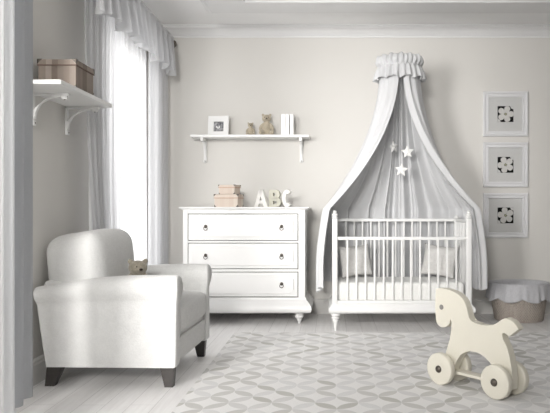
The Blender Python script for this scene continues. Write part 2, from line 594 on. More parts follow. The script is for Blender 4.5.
def shelf(label, loc, rz, width, depth, bxs, group=None, bdepth=.21, bleg=.235):
    r = thing('wall_shelf', label, 'shelf', loc, rz)
    MB().box(-width / 2, -depth, -.026, width / 2, -.001, 0, .005).build('shelf_board', M['white'], r)
    for bx in bxs:
        b = bracket(MB(), leg=bleg, arm=bdepth).xf(lambda c: (c.x + bx, c.y - .002, c.z - .0265)).build('bracket', M['white'], r)
        for p, q in bracket_screws(leg=bleg, arm=bdepth):
            MB().ball((p[0] + bx, p[1] - .002, p[2] - .0265), q, 10).build('screw', M['bronze'], b)
    return r
shelf('white wall shelf on curved brackets above the chest of drawers', (-.797, BACK, 1.79), 0, 1.165, .23, (-.475, .497))
# left wall shelf: local -y must point to +X
shelf('white wall shelf on curved brackets on the left wall, holding the striped box', (WALL_X, 4.075, 1.772), R(90), .86, .299, (-.13, .375), bdepth=.225, bleg=.19)

# ------------------------------------------------------------------ storage boxes
def storage_box(label, loc, rz, w_, d_, h_, mat, pip, lidf=.28, group=None, name='storage_box', clasp=True):
    r = thing(name, label, 'box', loc, rz, group)
    hl = h_ * (1 - lidf)
    MB().box(-w_ / 2, -d_ / 2, 0, w_ / 2, d_ / 2, hl - .001, .003).build('box_body', mat, r)
    e = .004
    MB().box(-w_ / 2 - e, -d_ / 2 - e, hl + .001, w_ / 2 + e, d_ / 2 + e, h_, .004).build('lid', mat, r)
    MB().sweep_frame(-w_ / 2 - e * 1.4, -d_ / 2 - e * 1.4, w_ / 2 + e * 1.4, d_ / 2 + e * 1.4, [(0, hl - .002), (0, hl + .004), (.01, hl + .004), (.01, hl - .002)]).build('piping', pip, r)
    cs = min(.030, h_ * .19)
    for sx in (-1, 1):
        for sy in (-1, 1):
            for z in (0, h_):
                m = MB()
                X, Y = sx * (w_ / 2 + (e if z else 0) + .0015), sy * (d_ / 2 + (e if z else 0) + .0015)
                zz = z + (.0015 if z else 0)
                s2 = cs if z else -cs
                x2, y2, z2 = X - sx * cs, Y - sy * cs, zz - s2
                t = .002
                # three triangular plates meeting at the corner
                m.prism([(X, zz), (x2, zz), (X, z2)], Y, Y - sy * t, 'y')
                m.prism([(Y, zz), (y2, zz), (Y, z2)], X, X - sx * t, 'x')
                if z:
                    m.prism([(X, Y), (x2, Y), (X, y2)], zz, zz - t, 'z')
                m.build('metal_corner', M['bronze'], r)
    if clasp:
        MB().box(-.007, -d_ / 2 - e - .004, hl - .012, .007, -d_ / 2 + .001, hl + .012, .002).build('clasp', M['bronze'], r)
    return r
storage_box('brown striped storage box with dark metal corners on the left wall shelf', (-1.635, 4.085, 1.772), 0, .225, .29, .178, M['striped'], M['piping'], .2, clasp=False)
DT = 1.078     # top of the chest of drawers
storage_box('peach keepsake box with metal corners, lower of two stacked on the chest', (-.970, 6.27, DT), R(-12), .232, .15, .120, M['peach'], M['peach_piping'], .3, clasp=False)
storage_box('small peach keepsake box, upper of two stacked on the chest', (-.965, 6.28, DT + .1215), R(-20), .165, .115, .088, M['peach'], M['peach_piping'], .3, clasp=False)

# ------------------------------------------------------------------ letters
def arc_band(mb, cx, cz, ro, ri, a0, a1, sx=1.0, n=18, d=.045):
    """thick curved stroke of a letter, in the x-z plane"""
    rings = []
    for k in range(n + 1):
        a = a0 + (a1 - a0) * k / n
        c_, s_ = math.cos(a), math.sin(a)
        rings.append([(cx + ri[0] * c_, -d / 2, cz + ri[1] * s_), (cx + ro[0] * c_, -d / 2, cz + ro[1] * s_),
                      (cx + ro[0] * c_, d / 2, cz + ro[1] * s_), (cx + ri[0] * c_, d / 2, cz + ri[1] * s_)])
    return mb.ring_loft(rings)
def letter(ch, label, cx, cy, w_, h, mat, rz, d=.045):
    m = MB()
    t = .040
    if ch == 'A':
        k = t * .5
        m.prism([(-w_ / 2, 0), (-w_ / 2 + t * .95, 0), (k * .9, h), (-k * .9, h)], -d / 2, d / 2, 'y')
        m.prism([(w_ / 2 - t * .95, 0), (w_ / 2, 0), (k * .9, h), (-k * .9, h)], -d / 2, d / 2, 'y')
        m.prism([(-w_ * .30, h * .20), (w_ * .30, h * .20), (w_ * .22, h * .38), (-w_ * .22, h * .38)], -d / 2 + .0005, d / 2 - .0005, 'y')
    elif ch == 'B':
        x0 = -w_ / 2
        m.box(x0, -d / 2, 0, x0 + t, d / 2, h)
        for z0, z1, ww in ((0, h * .54, w_), (h * .46, h, w_ * .90)):
            hz, tz = (z1 - z0) / 2, t * .72
            xs = x0 + ww - hz * 1.05
            m.box(x0 + t * .5, -d / 2 + .0004, z0, xs + .001, d / 2 - .0004, z0 + tz)
            m.box(x0 + t * .5, -d / 2 + .0004, z1 - tz, xs + .001, d / 2 - .0004, z1)
            arc_band(m, xs, (z0 + z1) / 2, (hz * 1.05, hz), (hz * 1.05 - t, hz - tz), -PI / 2, PI / 2, d=d)
    else:
        arc_band(m, 0, h / 2, (w_ / 2, h / 2), (w_ / 2 - t, h / 2 - t * .85), R(48), R(312), n=30, d=d)
    o = m.build('letter_block', mat)
    o.location = (cx, cy, DT)
    o.rotation_euler = (0, 0, rz)
    return tag(o, label, 'letter', 'decorative letters on the chest of drawers')
letter('A', 'white wooden letter A standing on the chest of drawers', -.662, 6.30, .138, .166, M['letter'], R(-18))
letter('B', 'beige grey wooden letter B between the two white letters on the chest', -.530, 6.31, .118, .165, M['letter_beige'], R(-14))
letter('C', 'white wooden letter C at the right end of the letters on the chest', -.411, 6.29, .106, .165, M['letter'], R(-24))

# ------------------------------------------------------------------ chest of drawers
dr = thing('chest_of_drawers', 'white three-drawer chest with turned feet and ring pulls under the wall shelf', 'chest of drawers', (-.80, 6.33, 0))
X0, X1, YF, YB = -1.363, -.239, 6.08, 6.60
c = MB()
c.box(X0, YF + .03, .235, X1, YB, 1.055, .002)
c.box(X0, YF, .235, X0 + .043, YF + .03, 1.055, .003)
c.box(X1 - .062, YF, .235, X1, YF + .03, 1.055, .003)
zz = [(.235, .238), (.476, .509), (.744, .769), (1.015, 1.055)]
zr = [(1.017, 1.055), (.7475, .7665), (.4805, .505)]
for a, b in zr:
    c.box(X0 + .043, YF + .001, a, X1 - .062, YF + .03, b, .002)
c.build('carcass', M['white'], dr, True)
MB().box(X0 + .043, YF + .024, .238, X1 - .062, YF + .0296, 1.015).build('gap_shade_panel', M['inside'], dr, True)  # dark sheet behind the drawers, standing in for shade in the gaps
top = MB()
top.sweep_rect(X0, YF, X1, YB, [(.004, 1.052), (.012, 1.056), (.018, 1.062), (.03, 1.064), (.034, 1.068), (.034, 1.074), (.03, DT)])
top.build('top', M['white'], dr, True)
sk = MB()
sk.sweep_rect(X0, YF, X1, YB, [(-.01, .245), (.006, .244), (.010, .236), (.010, .228), (.016, .220), (.030, .205), (.050, .180), (.060, .155), (.062, .135), (.056, .12), (.045, .108), (.02, .103)])
sk.build('base_moulding', M['white'], dr, True, angle=50)
DX0, DX1 = X0 + .0495, X1 - .0685
def notch_panel(x0, x1, z0, z1, c_):
    k = c_
    return [(x0 + k, z0), (x1 - k, z0), (x1 - k, z0 + k * .45), (x1 - k * .45, z0 + k), (x1, z0 + k), (x1, z1 - k), (x1 - k * .45, z1 - k), (x1 - k, z1 - k * .45), (x1 - k, z1),
            (x0 + k, z1), (x0 + k, z1 - k * .45), (x0 + k * .45, z1 - k), (x0, z1 - k), (x0, z0 + k), (x0 + k * .45, z0 + k), (x0 + k, z0 + k * .45)]
for (z0, z1) in ((.2525, .474), (.5115, .741), (.773, 1.0105)):
    d = MB().box(DX0, YF - .002, z0, DX1, YF + .021, z1, .003).build('drawer', M['white'], dr, True)
    MB().prism(notch_panel(DX0 + .035, DX1 - .035, z0 + .028, z1 - .028, .035), YF - .013, YF - .001, 'y', .005).build('raised_panel', M['white'], d).matrix_parent_inverse = Matrix.Translation((-dr.location[0], -dr.location[1], 0))
    for px in (205.5, 281.5):
        x = (px - 331) / 108.9
        zc = (z0 + z1) / 2 - .005
        q = MB()
        q.ball((x, YF - .013, zc + .012), (.016, .006, .016), 16)
        q.ball((x, YF - .02, zc + .012), (.007, .010, .007), 10)
        q.torus((x, YF - .024, zc - .006), .0165, .0032, 'y')
        h = q.build('ring_pull', M['bronze'], d, sm=True)
        h.matrix_parent_inverse = Matrix.Translation((-dr.location[0], -dr.location[1], 0))
foot = [(.034, .104), (.042, .098), (.042, .090), (.032, .084), (.040, .078), (.042, .068), (.036, .055), (.020, .045), (.024, .038), (.020, .030), (.013, .015), (.011, .002), (.012, 0)]
for x in (X0 + .05, X1 - .055):
    for y in (YF + .035, YB - .05):
        MB().lathe(foot, x, y, 24).build('foot', M['white'], dr, True, angle=50)

# ------------------------------------------------------------------ things on the wall shelf
ST = 1.79
pf = thing('photo_frame', 'white photo frame with small grey picture standing on the wall shelf', 'photo frame', (-1.118, 6.555, ST), R(-6))
def lean(c, a=R(7)):
    return (c.x, c.y * math.cos(a) + c.z * math.sin(a), c.z * math.cos(a) - c.y * math.sin(a) + .0022)
q = MB()
fw, fh, b_ = .208, .194, .036
q.box(-fw / 2, -.018, 0, fw / 2, 0, b_, .002).box(-fw / 2, -.018, fh - .056, fw / 2, 0, fh, .002)
q.box(-fw / 2, -.018, b_, -fw / 2 + .055, 0, fh - .056).box(fw / 2 - .05, -.018, b_, fw / 2, 0, fh - .056)
q.xf(lean).build('frame', M['white'], pf)
MB().box(-.049, -.008, .036, .054, -.004, .138).xf(lean).build('picture_back', M['mat'], pf)
def swirl():
    t = NT('grey_scan_print')
    sset(t.b, None, .6, .3)
    n_ = t.noise(t.coord((1, 1, 1)), 40, 3)
    t.link(t.ramp(n_, [(.35, (.10, .10, .11)), (.65, (.38, .38, .39))]), t.b.inputs['Base Color'])
    return t.m
MB().box(-.046, -.0095, .039, .051, -.0083, .135).xf(lean).build('picture', swirl(), pf)
q = MB()
q.tube([(.03 * math.cos(a) * (1 - a / 9) + .002, -.011, .085 + .030 * math.sin(a) * (1 - a / 9)) for a in [k * .35 + 2.8 for k in range(14)]], .006, 8)
q.xf(lean).build('picture_curl', M['paper'], pf, sm=True)
MB().prism([(-.003, .01), (-.003, .15), (.055, 0.01)], -.02, .02, 'x').xf(lambda c: (c.x, c.y + .022 + .0, c.z)).build('stand', M['white'], pf)

def teddy(label, loc, rz, s, mat, group=None, headx=0, headturn=0, hk=1, hz=.76):
    """sitting plush bear of height s, facing -y"""
    r = thing('teddy_bear', label, 'teddy bear', loc, rz, group)
    m = MB()
    m.ball((0, .01, .30), (.21, .18, .31), 20)                       # belly
    m.ball((0, 0, .50), (.15, .14, .16), 16)
    HC = Vector((headx, -.02, hz))
    m.ball(HC, (.205 * hk, .18 * hk, .18), 20)                                # head
    rm = Matrix.Rotation(headturn, 3, 'Z')
    m.ball(HC + rm @ Vector((0, -.15, -.05)), (.10, .09, .075), 14)       # muzzle
    for sx in (-1, 1):
        m.ball(HC + Vector((sx * .16 * hk, .01, .155)), (.07, .04, .07), 12)      # ears
        m.tube([(sx * .13, 0, .53), (sx * .24, -.04, .42), (sx * .29, -.10, .28), (sx * .27, -.15, .20)], [.06, .07, .065, .055], 10)
        m.ball((sx * .27, -.155, .19), .06, 10)
        m.tube([(sx * .10, -.02, .12), (sx * .20, -.16, .10), (sx * .26, -.30, .085)], [.11, .095, .075], 10)
        m.ball((sx * .27, -.33, .10), (.08, .055, .095), 12)
    m.xf(lambda c: (c.x * s, c.y * s, max(c.z, 0) * s))
    m.build('body', mat, r, remesh=.022 * s)
    q = MB()
    q.ball((HC + rm @ Vector((0, -.235, -.03))) * s, (.042 * s, .026 * s, .030 * s), 12)
    q.build('nose', M['nose'], r, sm=True)
    for sx in (-1, 1):
        MB().ball((HC + rm @ Vector((sx * .08, -.165, .035))) * s, .020 * s, 10).build('eye', M['nose'], r, sm=True)
    return r
teddy('larger beige teddy bear sitting on the wall shelf beside the white books', (-.640, 6.56, ST), R(4), .222, M['plush'])
teddy('smaller beige teddy bear sitting on the wall shelf beside the larger bear', (-.802, 6.57, ST), R(8), .135, M['plush'])

def book(label, x, th, h, d, tilt=0):
    r = thing('book', label, 'book', (x, 6.50, ST), 0, 'white books on the wall shelf')
    c_ = .0022
    m = MB()
    m.box(-th / 2, 0, 0, -th / 2 + c_, d, h).box(th / 2 - c_, 0, 0, th / 2, d, h)
    m.box(-th / 2, -.002, 0, th / 2, .003, h, .0015)
    m.build('cover', M['white'], r)
    MB().box(-th / 2 + c_, .003, .003, th / 2 - c_, d - .003, h - .004).build('pages', M['paper'], r)
    return r
book('white book on the wall shelf, leftmost of the three upright ones', -.472, .041, .206, .14)
book('white book on the wall shelf, middle of the three upright ones', -.4315, .036, .206, .145)
book('white book on the wall shelf, rightmost and nearest the shelf end', -.388, .036, .203, .14)

# ------------------------------------------------------------------ crib
crib = thing('crib', 'white slatted baby crib with turned legs standing under the canopy', 'crib', (.616, 6.03, 0))
CX0, CX1, CYF, CYB = .010, 1.222, 5.73, 6.33
pw = .046
def post(x, y, ztop, zf):
    m = MB()
    m.box(x - pw / 2, y - pw / 2, .22, x + pw / 2, y + pw / 2, ztop, .004)
    k = zf - ztop
    m.lathe([(.020, ztop - .001), (.029, ztop + .004), (.029, ztop + k * .16), (.021, ztop + k * .22), (.024, ztop + k * .30), (.029, ztop + k * .42), (.027, ztop + k * .55), (.016, ztop + k * .64), (.017, ztop + k * .70), (.017, ztop + k * .82), (.011, ztop + k * .95), (.001, zf)], x, y, 24)
    return m
fx0, fx1 = CX0 + pw / 2, CX1 - pw / 2
for x in (fx0, fx1):
    post(x, CYF + pw / 2, .975, 1.048).build('post', M['crib'], crib, True, angle=40)
    post(x, CYB - pw / 2, .955, 1.002).build('post', M['crib'], crib, True, angle=40)
ix0, ix1 = CX0 + pw, CX1 - pw
MB().box(ix0, CYF + .010, .789, ix1, CYF + .036, .817, .004).build('front_rail', M['crib'], crib, True)
MB().box(ix0, CYF + .008, .234, ix1, CYF + .038, .262, .003).build('front_rail', M['crib'], crib, True)
MB().box(ix0, CYB - .036, .940, ix1, CYB - .010, .968, .004).build('back_rail', M['crib'], crib, True)
MB().box(ix0, CYB - .038, .234, ix1, CYB - .008, .262, .003).build('back_rail', M['crib'], crib, True)
for i in range(13):
    x = .1425 + i * .0791
    MB().box(x - .008, CYF + .0155, .262, x + .008, CYF + .0305, .789, .003).build('bar', M['crib'], crib, True)
    MB().box(x - .008, CYB - .0305, .262, x + .008, CYB - .0155, .940, .003).build('bar', M['crib'], crib, True)
for x in (fx0, fx1):
    MB().box(x - .013, CYF + pw, .940, x + .013, CYB - pw, .968, .004).build('end_rail', M['crib'], crib, True)
    MB().box(x - .013, CYF + pw, .234, x + .013, CYB - pw, .262, .004).build('end_rail', M['crib'], crib, True)
    for k in range(5):
        y = CYF + .13 + k * .085
        MB().box(x - .0075, y - .008, .262, x + .0075, y + .008, .940, .003).build('bar', M['crib'], crib, True)
MB().sweep_rect(CX0, CYF, CX1, CYB, [(-.012, .234), (.004, .233), (.006, .226), (.012, .215), (.022, .205), (.029, .192), (.031, .180), (.028, .167), (.018, .157), (.008, .152), (-.01, .150)]).build('base_moulding', M['crib'], crib, True, angle=50)
leg = [(.030, .152), (.037, .147), (.040, .140), (.038, .130), (.024, .125), (.025, .122), (.035, .118), (.036, .110), (.032, .104), (.022, .100), (.029, .095), (.027, .085), (.017, .060), (.012, .030), (.009, .008), (.011, .003), (.010, 0)]
for x in (fx0 + .006, fx1 - .006):
    for y in (CYF + .035, CYB - .035):
        MB().lathe(leg, x, y, 24).build('leg', M['crib'], crib, True, angle=50)

mt = rbox(ix0 + .004, CYF + .047, .240, ix1 - .004, CYB - .047, .415, .032, 4)
bmesh.ops.subdivide_edges(mt.bm, edges=[e for e in mt.bm.edges if e.calc_length() > .3], cuts=46, use_grid_fill=True)
def quilt(c):
    z = c.z
    if z > .3:
        z += .006 * abs(math.sin((c.x - .06) / .0791 * PI)) * min(1, (z - .3) / .06)
    y = c.y
    if y < CYF + .09:
        y -= .006 * abs(math.sin((c.x - .06) / .0791 * PI))
    return (c.x, y, z)
mt.xf(quilt)
o = mt.build('crib_mattress', M['mattress'], sm=True)
tag(o, 'off-white quilted mattress lying inside the white crib', 'mattress')

def pillow(label, loc, rot, w_, h_, th):
    m = MB()
    n_ = 22
    def sh(sgn):
        def f(u, v):
            x, y = u * 2 - 1, v * 2 - 1
            d = max(0, (1 - x * x) * (1 - y * y)) ** .42
            px_ = x * w_ / 2 * (1 - .10 * (1 - y * y) * abs(x))
            py_ = y * h_ / 2 * (1 - .10 * (1 - x * x) * abs(y))
            wr = .006 * noise.noise(Vector((x * 2.2 + 5 * w_, y * 2.2, sgn))) * d
            return (px_, sgn * (th / 2 * d + wr), py_ + h_ / 2)
        return f
    m.sheet(sh(-1), n_, n_).sheet(sh(1), n_, n_).merge(1e-4)
    o = m.build('pillow', M['cushion'], sm=True)
    o.location = loc
    o.rotation_euler = rot
    return tag(o, label, 'pillow', 'pillows in the crib')
pillow('light grey square pillow leaning in the left end of the crib', (.25, 6.10, .434), (R(-14), R(-3), R(28)), .335, .30, .10)
pillow('light grey square pillow leaning in the right end of the crib', (.975, 6.10, .434), (R(-14), R(6), R(-26)), .335, .30, .10)

# ------------------------------------------------------------------ canopy over the crib
RC = Vector((.625, 6.02))
ZT, ZC, ZH = 2.33, 1.06, .35
can = thing('crib_canopy', 'white gathered voile canopy hanging over the crib', 'canopy', (RC.x, RC.y, ZT))
path = [(.005, 5.70), (-.022, 5.76), (-.03, 6.38), (.02, 6.42), (1.215, 6.42), (1.265, 6.38), (1.255, 5.76), (1.227, 5.70)]
cum = [0]
wts = [.03, .23, .03, .42, .03, .23, .03]
for w_ in wts:
    cum.append(cum[-1] + w_)
def base_pt(u):
    for i in range(7):
        if u <= cum[i + 1] + 1e-9:
            k = (u - cum[i]) / wts[i]
            return Vector(path[i]).lerp(Vector(path[i + 1]), k), i
    return Vector(path[-1]), 6
def canopy_pt(u, v):
    th = -PI / 2 - .10 - (2 * PI - .20) * u
    ring = RC + Vector((math.cos(th), math.sin(th))) * .175
    K, seg = base_pt(u)
    nrm = (K - Vector((.616, 6.06))).normalized()
    vc = .66
    side = min(1, abs(u - .5) / .22)            # 0 back, 1 sides
    if v < vc:
        t = v / vc
        z = ZT + (ZC - ZT) * t
        e = 2.05 + .25 * math.sin(min(1, max(0, (side - .45) / .5)) * PI)
        p = ring.lerp(K, t ** e)
    else:
        t = (v - vc) / (1 - vc)
        z = ZC + (ZH - ZC) * t
        p = K.copy()
        if side > .9:
            fl = .06 * math.sin(min(1, t * 1.3) * PI / 2)
            p.x += (-fl if u < .5 else fl)
        t = 1 + t
    tt = min(1.0, v / vc)
    # folds
    amp = .008 + .020 * math.sin(min(1, tt * 1.1) * PI * .55)
    ph = u * 2 * PI * 15 + 1.6 * math.sin(u * 11)
    f = math.sin(ph) + .35 * math.sin(ph * 2.3 + 1.7 + v * 1.5)
    if u > .30 and u < .70:
        amp *= 1.9
    off = amp * f
    p = p + nrm * (off + amp * .55 * tt)
    z += (.022 * math.sin(ph * .5 + 1) + .010 * math.sin(ph * 1.3)) * max(0, (v - .85) / .15)
    # sideways sag of the swept side drapes
    return (p.x, min(p.y, BACK - .03), z)
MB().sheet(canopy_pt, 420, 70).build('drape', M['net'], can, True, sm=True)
def ruffle(z0, z1, r0, r1, folds, amp, seed, hem=.012, puff=0):
    def f(u, v):
        th = u * 2 * PI
        k = math.sin(th * folds + seed + .8 * math.sin(th * 5)) + .3 * math.sin(th * folds * 1.7 + 2)
        a = amp * (.35 + .65 * v)
        r = r0 + (r1 - r0) * v + a * k + puff * math.sin(v * PI)
        z = z0 + (z1 - z0) * v + hem * v * math.sin(th * folds * .5 + seed) 
        return (RC.x + r * math.cos(th), RC.y + r * math.sin(th), z)
    return f
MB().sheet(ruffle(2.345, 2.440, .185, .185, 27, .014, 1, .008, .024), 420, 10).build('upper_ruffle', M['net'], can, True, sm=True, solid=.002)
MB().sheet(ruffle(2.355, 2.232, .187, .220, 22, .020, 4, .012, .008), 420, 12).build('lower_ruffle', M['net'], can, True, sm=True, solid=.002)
hb = MB()
hb.sheet(lambda u, v: (RC.x + (.190 + .004 * math.sin(v * PI)) * math.cos(u * 2 * PI), RC.y + (.190 + .004 * math.sin(v * PI)) * math.sin(u * 2 * PI), 2.34 + .025 * v), 96, 3)
hb.build('gathered_band', M['net'], can, True, sm=True, solid=.003)
hp = MB().torus((RC.x, RC.y, 2.352), .180, .006, 'z', 48, 8)
hp.tube([(RC.x, RC.y + .178, 2.352), (RC.x, BACK, 2.352)], .007, 10).build('hoop', M['crib'], can, True, sm=True)

def star(label, x, y, z, r_, mat, rz=0, tilt=0):
    r = thing('hanging_star', label, 'star', (x, y, z), rz, 'felt stars hanging in the canopy')
    m = MB()
    pts = []
    for k in range(10):
        a = PI / 2 + k * PI / 5 + tilt
        q_ = r_ if k % 2 == 0 else r_ * .48
        pts.append((q_ * math.cos(a), q_ * math.sin(a)))
    fr = m.bm.verts.new((0, -.020, 0)); bk = m.bm.verts.new((0, .020, 0))
    v1 = [m.bm.verts.new((a, -.006, b)) for a, b in pts]
    v2 = [m.bm.verts.new((a, .006, b)) for a, b in pts]
    for k in range(10):
        j = (k + 1) % 10
        m.bm.faces.new((fr, v1[k], v1[j])); m.bm.faces.new((bk, v2[j], v2[k])); m.bm.faces.new((v1[k], v2[k], v2[j], v1[j]))
    m.build('star_body', mat, r)
    MB().tube([(pts[0][0], 0, pts[0][1] - .004), (pts[0][0], 0, 2.352 - z)], .0006, 5).build('string', M['crib'], r)
star('white felt star hanging in the canopy, right of the other two', .70, 6.04, 1.05 + 58 * 6.04 / 660, .062, M['felt'], 0, R(4))
star('white felt star hanging in the canopy, lowest of the three', .642, 6.02, 1.05 + 40 * 6.02 / 660, .064, M['felt'], 0, R(-5))
star('greyish felt star hanging left of the other two in the canopy, turned sideways', .572, 6.03, 1.05 + 63 * 6.03 / 660, .055, M['felt_grey'], R(40), R(8))

# ------------------------------------------------------------------ armchair
ch = thing('armchair', 'light grey linen armchair with rolled arms and dark tapered legs', 'armchair', (-1.765, 3.905, 0), R(-2.0))
L, W_ = .845, .935
# seat base
MB().box(.06, .09, .118, L - .02, W_ - .09, .30, .012, 3).build('seat_base', M['chair'], ch, angle=40)
MB().box(L - .026, .105, .135, L - .006, W_ - .105, .275, .008, 3).build('front_panel', M['chair'], ch, angle=40)
sc_ = rbox(.10, .105, .295, L + .005, W_ - .105, .475, .045, 4)
bmesh.ops.subdivide_edges(sc_.bm, edges=[e for e in sc_.bm.edges if e.calc_length() > .3], cuts=10, use_grid_fill=True)
def puff(c):
    u = (c.x - .45) / .36; v = (c.y - W_ / 2) / .37
    d = max(0, 1 - u * u) * max(0, 1 - v * v)
    return (c.x + (.012 * (1 - v * v) if c.x > .7 else 0), c.y, c.z + (.03 * d if c.z > .4 else 0))
sc_.xf(puff).build('seat_cushion', M['chair'], ch, sm=True)
# arms: a scroll cross-section lofted from back to front
def arm_ring(x, side, zs, k):
    """cross-section, outer face at lateral 0 and inner at +; k shrinks for rounded front"""
    pts = [(.012, .118), (.012, .25), (.014, .38), (.018, .46), (.020, .50), (.010, .525), (-.004, .555), (-.010, .59), (-.004, .625), (.018, .650), (.050, .662), (.085, .660), (.115, .645), (.132, .615), (.134, .585), (.125, .555), (.114, .525), (.110, .49), (.110, .40), (.110, .25), (.110, .118)]
    cy_, cz_ = .06, .40
    out = []
    for a, z in pts:
        z2 = z if z < .45 else .45 + (z - .45) * zs
        a2 = cy_ + (a - cy_) * k
        z3 = cz_ + (z2 - cz_) * (1 - (1 - k) * .35)
        y = a2 if side == 0 else W_ - a2
        out.append((x, y, z3))
    return out
for side in (0, 1):
    m = MB()
    st = []
    N = 16
    for i in range(N + 1):
        t = i / N
        x = -.0 + (L - .012) * t
        zs = .66 + .34 * math.sin(min(1, t * 1.25 + .0) * PI / 2)
        st.append((x, zs, 1))
    st += [(L - .003, 1, .985), (L + .003, 1, .95), (L + .006, 1, .88)]
    rings = []
    for x, zs, k in st:
        r_ = arm_ring(x, side, zs, k)
        # back edge slants: lower corner further forward
        rr = []
        for (xx, yy, zz_) in r_:
            if xx < .25:
                xx = xx + (.25 - xx) / .25 * .075 * max(0, (.6 - zz_) / .48)
            if xx > L - .02 and .5 < zz_ < .68:
                xx += .014 * math.sin((zz_ - .5) / .18 * PI)
            rr.append((xx, yy, zz_))
        rings.append(rr)
    m.ring_loft(rings)
    m.build('arm', M['chair'], ch, sm=False, angle=55)
# backrest
bk = rbox(0, 0, 0, .35, .70, .565, .10, 6)
bmesh.ops.subdivide_edges(bk.bm, edges=[e for e in bk.bm.edges if e.calc_length() > .2], cuts=10, use_grid_fill=True)
def backf(c):
    x, y, z = c
    v = (y - .35) / .35
    # fuller in the middle, narrower at the bottom, leaning back
    x += (.03 * (1 - v * v) * math.sin(min(1, max(0, z / .6)) * PI)) * (1 if x > .16 else -.3)
    yy = .35 + (y - .35) * (1 - .05 * (1 - z / .6) ** 2)
    zz_ = z + (.020 * (1 - v * v) - .05 * max(0, 1 - c.x / .3)) * (z / .6)
    return (x - .08 * (z - .1) + .022, yy + .115, zz_ + .35)
bk.xf(backf).build('backrest', M['chair'], ch, sm=True)
MB().box(.04, .10, .14, .16, W_ - .10, .62, .03, 3).xf(lambda c: (c.x - .10 * (c.z - .3), c.y, c.z)).build('back_frame', M['chair'], ch, angle=40)
for (x, y, sx) in ((.07, .03, -1), (.07, W_ - .03, -1), (L - .095, .03, 1), (L - .095, W_ - .03, 1)):
    s_ = 1 if y < .4 else -1
    ya, yb = (y, y + .06) if s_ > 0 else (y - .06, y)
    if sx < 0:
        tx0, tx1, bx0, bx1 = x + .0, x + .095, x - .012, x + .042
    else:
        tx0, tx1, bx0, bx1 = x - .0, x + .085, x + .028, x + .077
    m = MB().ring_loft([[(bx0, ya, 0), (bx1, ya, 0), (bx1, yb - .012, 0), (bx0, yb - .012, 0)], [(tx0, ya, .119), (tx1, ya, .119), (tx1, yb, .119), (tx0, yb, .119)]])
    m.build('leg', M['leg'], ch)
# bear on the seat
teddy('grey-beige teddy bear sitting on the armchair seat, only its head showing above the arm', (-1.27, 4.34, .485), R(20), .27, M['plush_grey'], headturn=R(14), hk=1.12, hz=.69)

# ------------------------------------------------------------------ curtains
def curtain(path_fn, z_top, hem_fn, n, m_, amp_fn):
    def f(u, v):
        x, y = path_fn(u, v)
        zt = z_top
        zh = hem_fn(u)
        return (x, y, zt + (zh - zt) * v)
    return MB().sheet(f, n, m_)
RZ = 2.70
RX = -1.575
rod = thing('curtain_rod', 'dark curtain rod end showing past the white valance', 'curtain rod', (RX, 5.4, RZ))
MB().tube([(RX, 4.30, RZ), (RX, 6.55, RZ)], .014, 16).build('rod', M['bronze'], rod, True, sm=True)
fi = MB().ball((RX, 6.56, RZ), (.042, .030, .042), 20)
fi.ball((RX, 6.60, RZ), (.018, .012, .018), 16).build('finial', M['bronze'], rod, True, sm=True)
for y in (4.33, 6.47):
    q = MB().box(WALL_X, y - .012, RZ - .04, WALL_X + .012, y + .012, RZ + .04, .003)
    q.tube([(WALL_X, y, RZ - .01), (RX, y, RZ - .01)], .008, 10).torus((RX, y, RZ), .022, .006, 'y')
    q.build('rod_bracket', M['bronze'], rod, True, angle=40)

def sheer_panel(name, label, y0, y1, x, folds, amp, z1, mat, drift=0, seed=0, zt=RZ - .02, group=None, y1b=None):
    def f(u, v):
        yy1 = y1 + (((y1b if y1b is not None else y1) - y1) * min(1, v * 1.8))
        ya = y0 + drift * v * v
        yy = ya + (yy1 - ya) * u
        ph = u * folds * 2 * PI + seed
        a = amp * (.55 + .45 * v)
        xx = x + a * (math.sin(ph) + .4 * math.sin(ph * 2.37 + seed + v * 1.2))
        return (xx, yy + .3 * a * math.cos(ph * 1.3), zt + (z1 - zt) * v)
    o = MB().sheet(f, 260, 24).build(name, mat, sm=True)
    return tag(o, label, 'curtain', group)
sheer_panel('sheer_curtain', 'dense white voile curtain gathered at the left side of the far window', 4.44, 5.32, -1.665, 9, .022, .05, M['sheer_dense'], seed=.6, y1b=5.18, drift=.44)
sheer_panel('sheer_curtain', 'thin bright voile curtain drawn across the middle of the far window', 5.35, 6.04, -1.70, 5, .014, .05, M['sheer'], seed=2)
sheer_panel('sheer_curtain', 'white voile curtain gathered at the right side of the far window, by the corner', 5.93, 6.55, -1.635, 7, .022, .05, M['sheer_dense'], seed=1.4)
def val(u, v):
    y = 4.36 + (6.42 - 4.36) * u
    ph = u * 2 * PI * 12 + 1.5 * math.sin(u * 13)
    k = math.sin(ph) + .4 * math.sin(ph * 1.9 + 1)
    if v < .12:
        a = .006
    else:
        a = .014 + .034 * (v - .12)
    x = RX + .030 + a * k + .012 * math.sin(min(1, v / .12) * PI)
    zt = RZ + .045
    drop = .35 + .022 * math.sin(u * 2 * PI * 4.3 + 1) + .012 * math.sin(ph * .5) + (.03 if u > .97 else 0)
    return (x, y + .35 * a * math.cos(ph), zt - drop * v)
vb = MB().sheet(val, 420, 24)
va = vb.build('valance', M['sheer_dense'], sm=True)
tag(va, 'ruffled white voile valance hanging from the rod over the far window', 'valance')

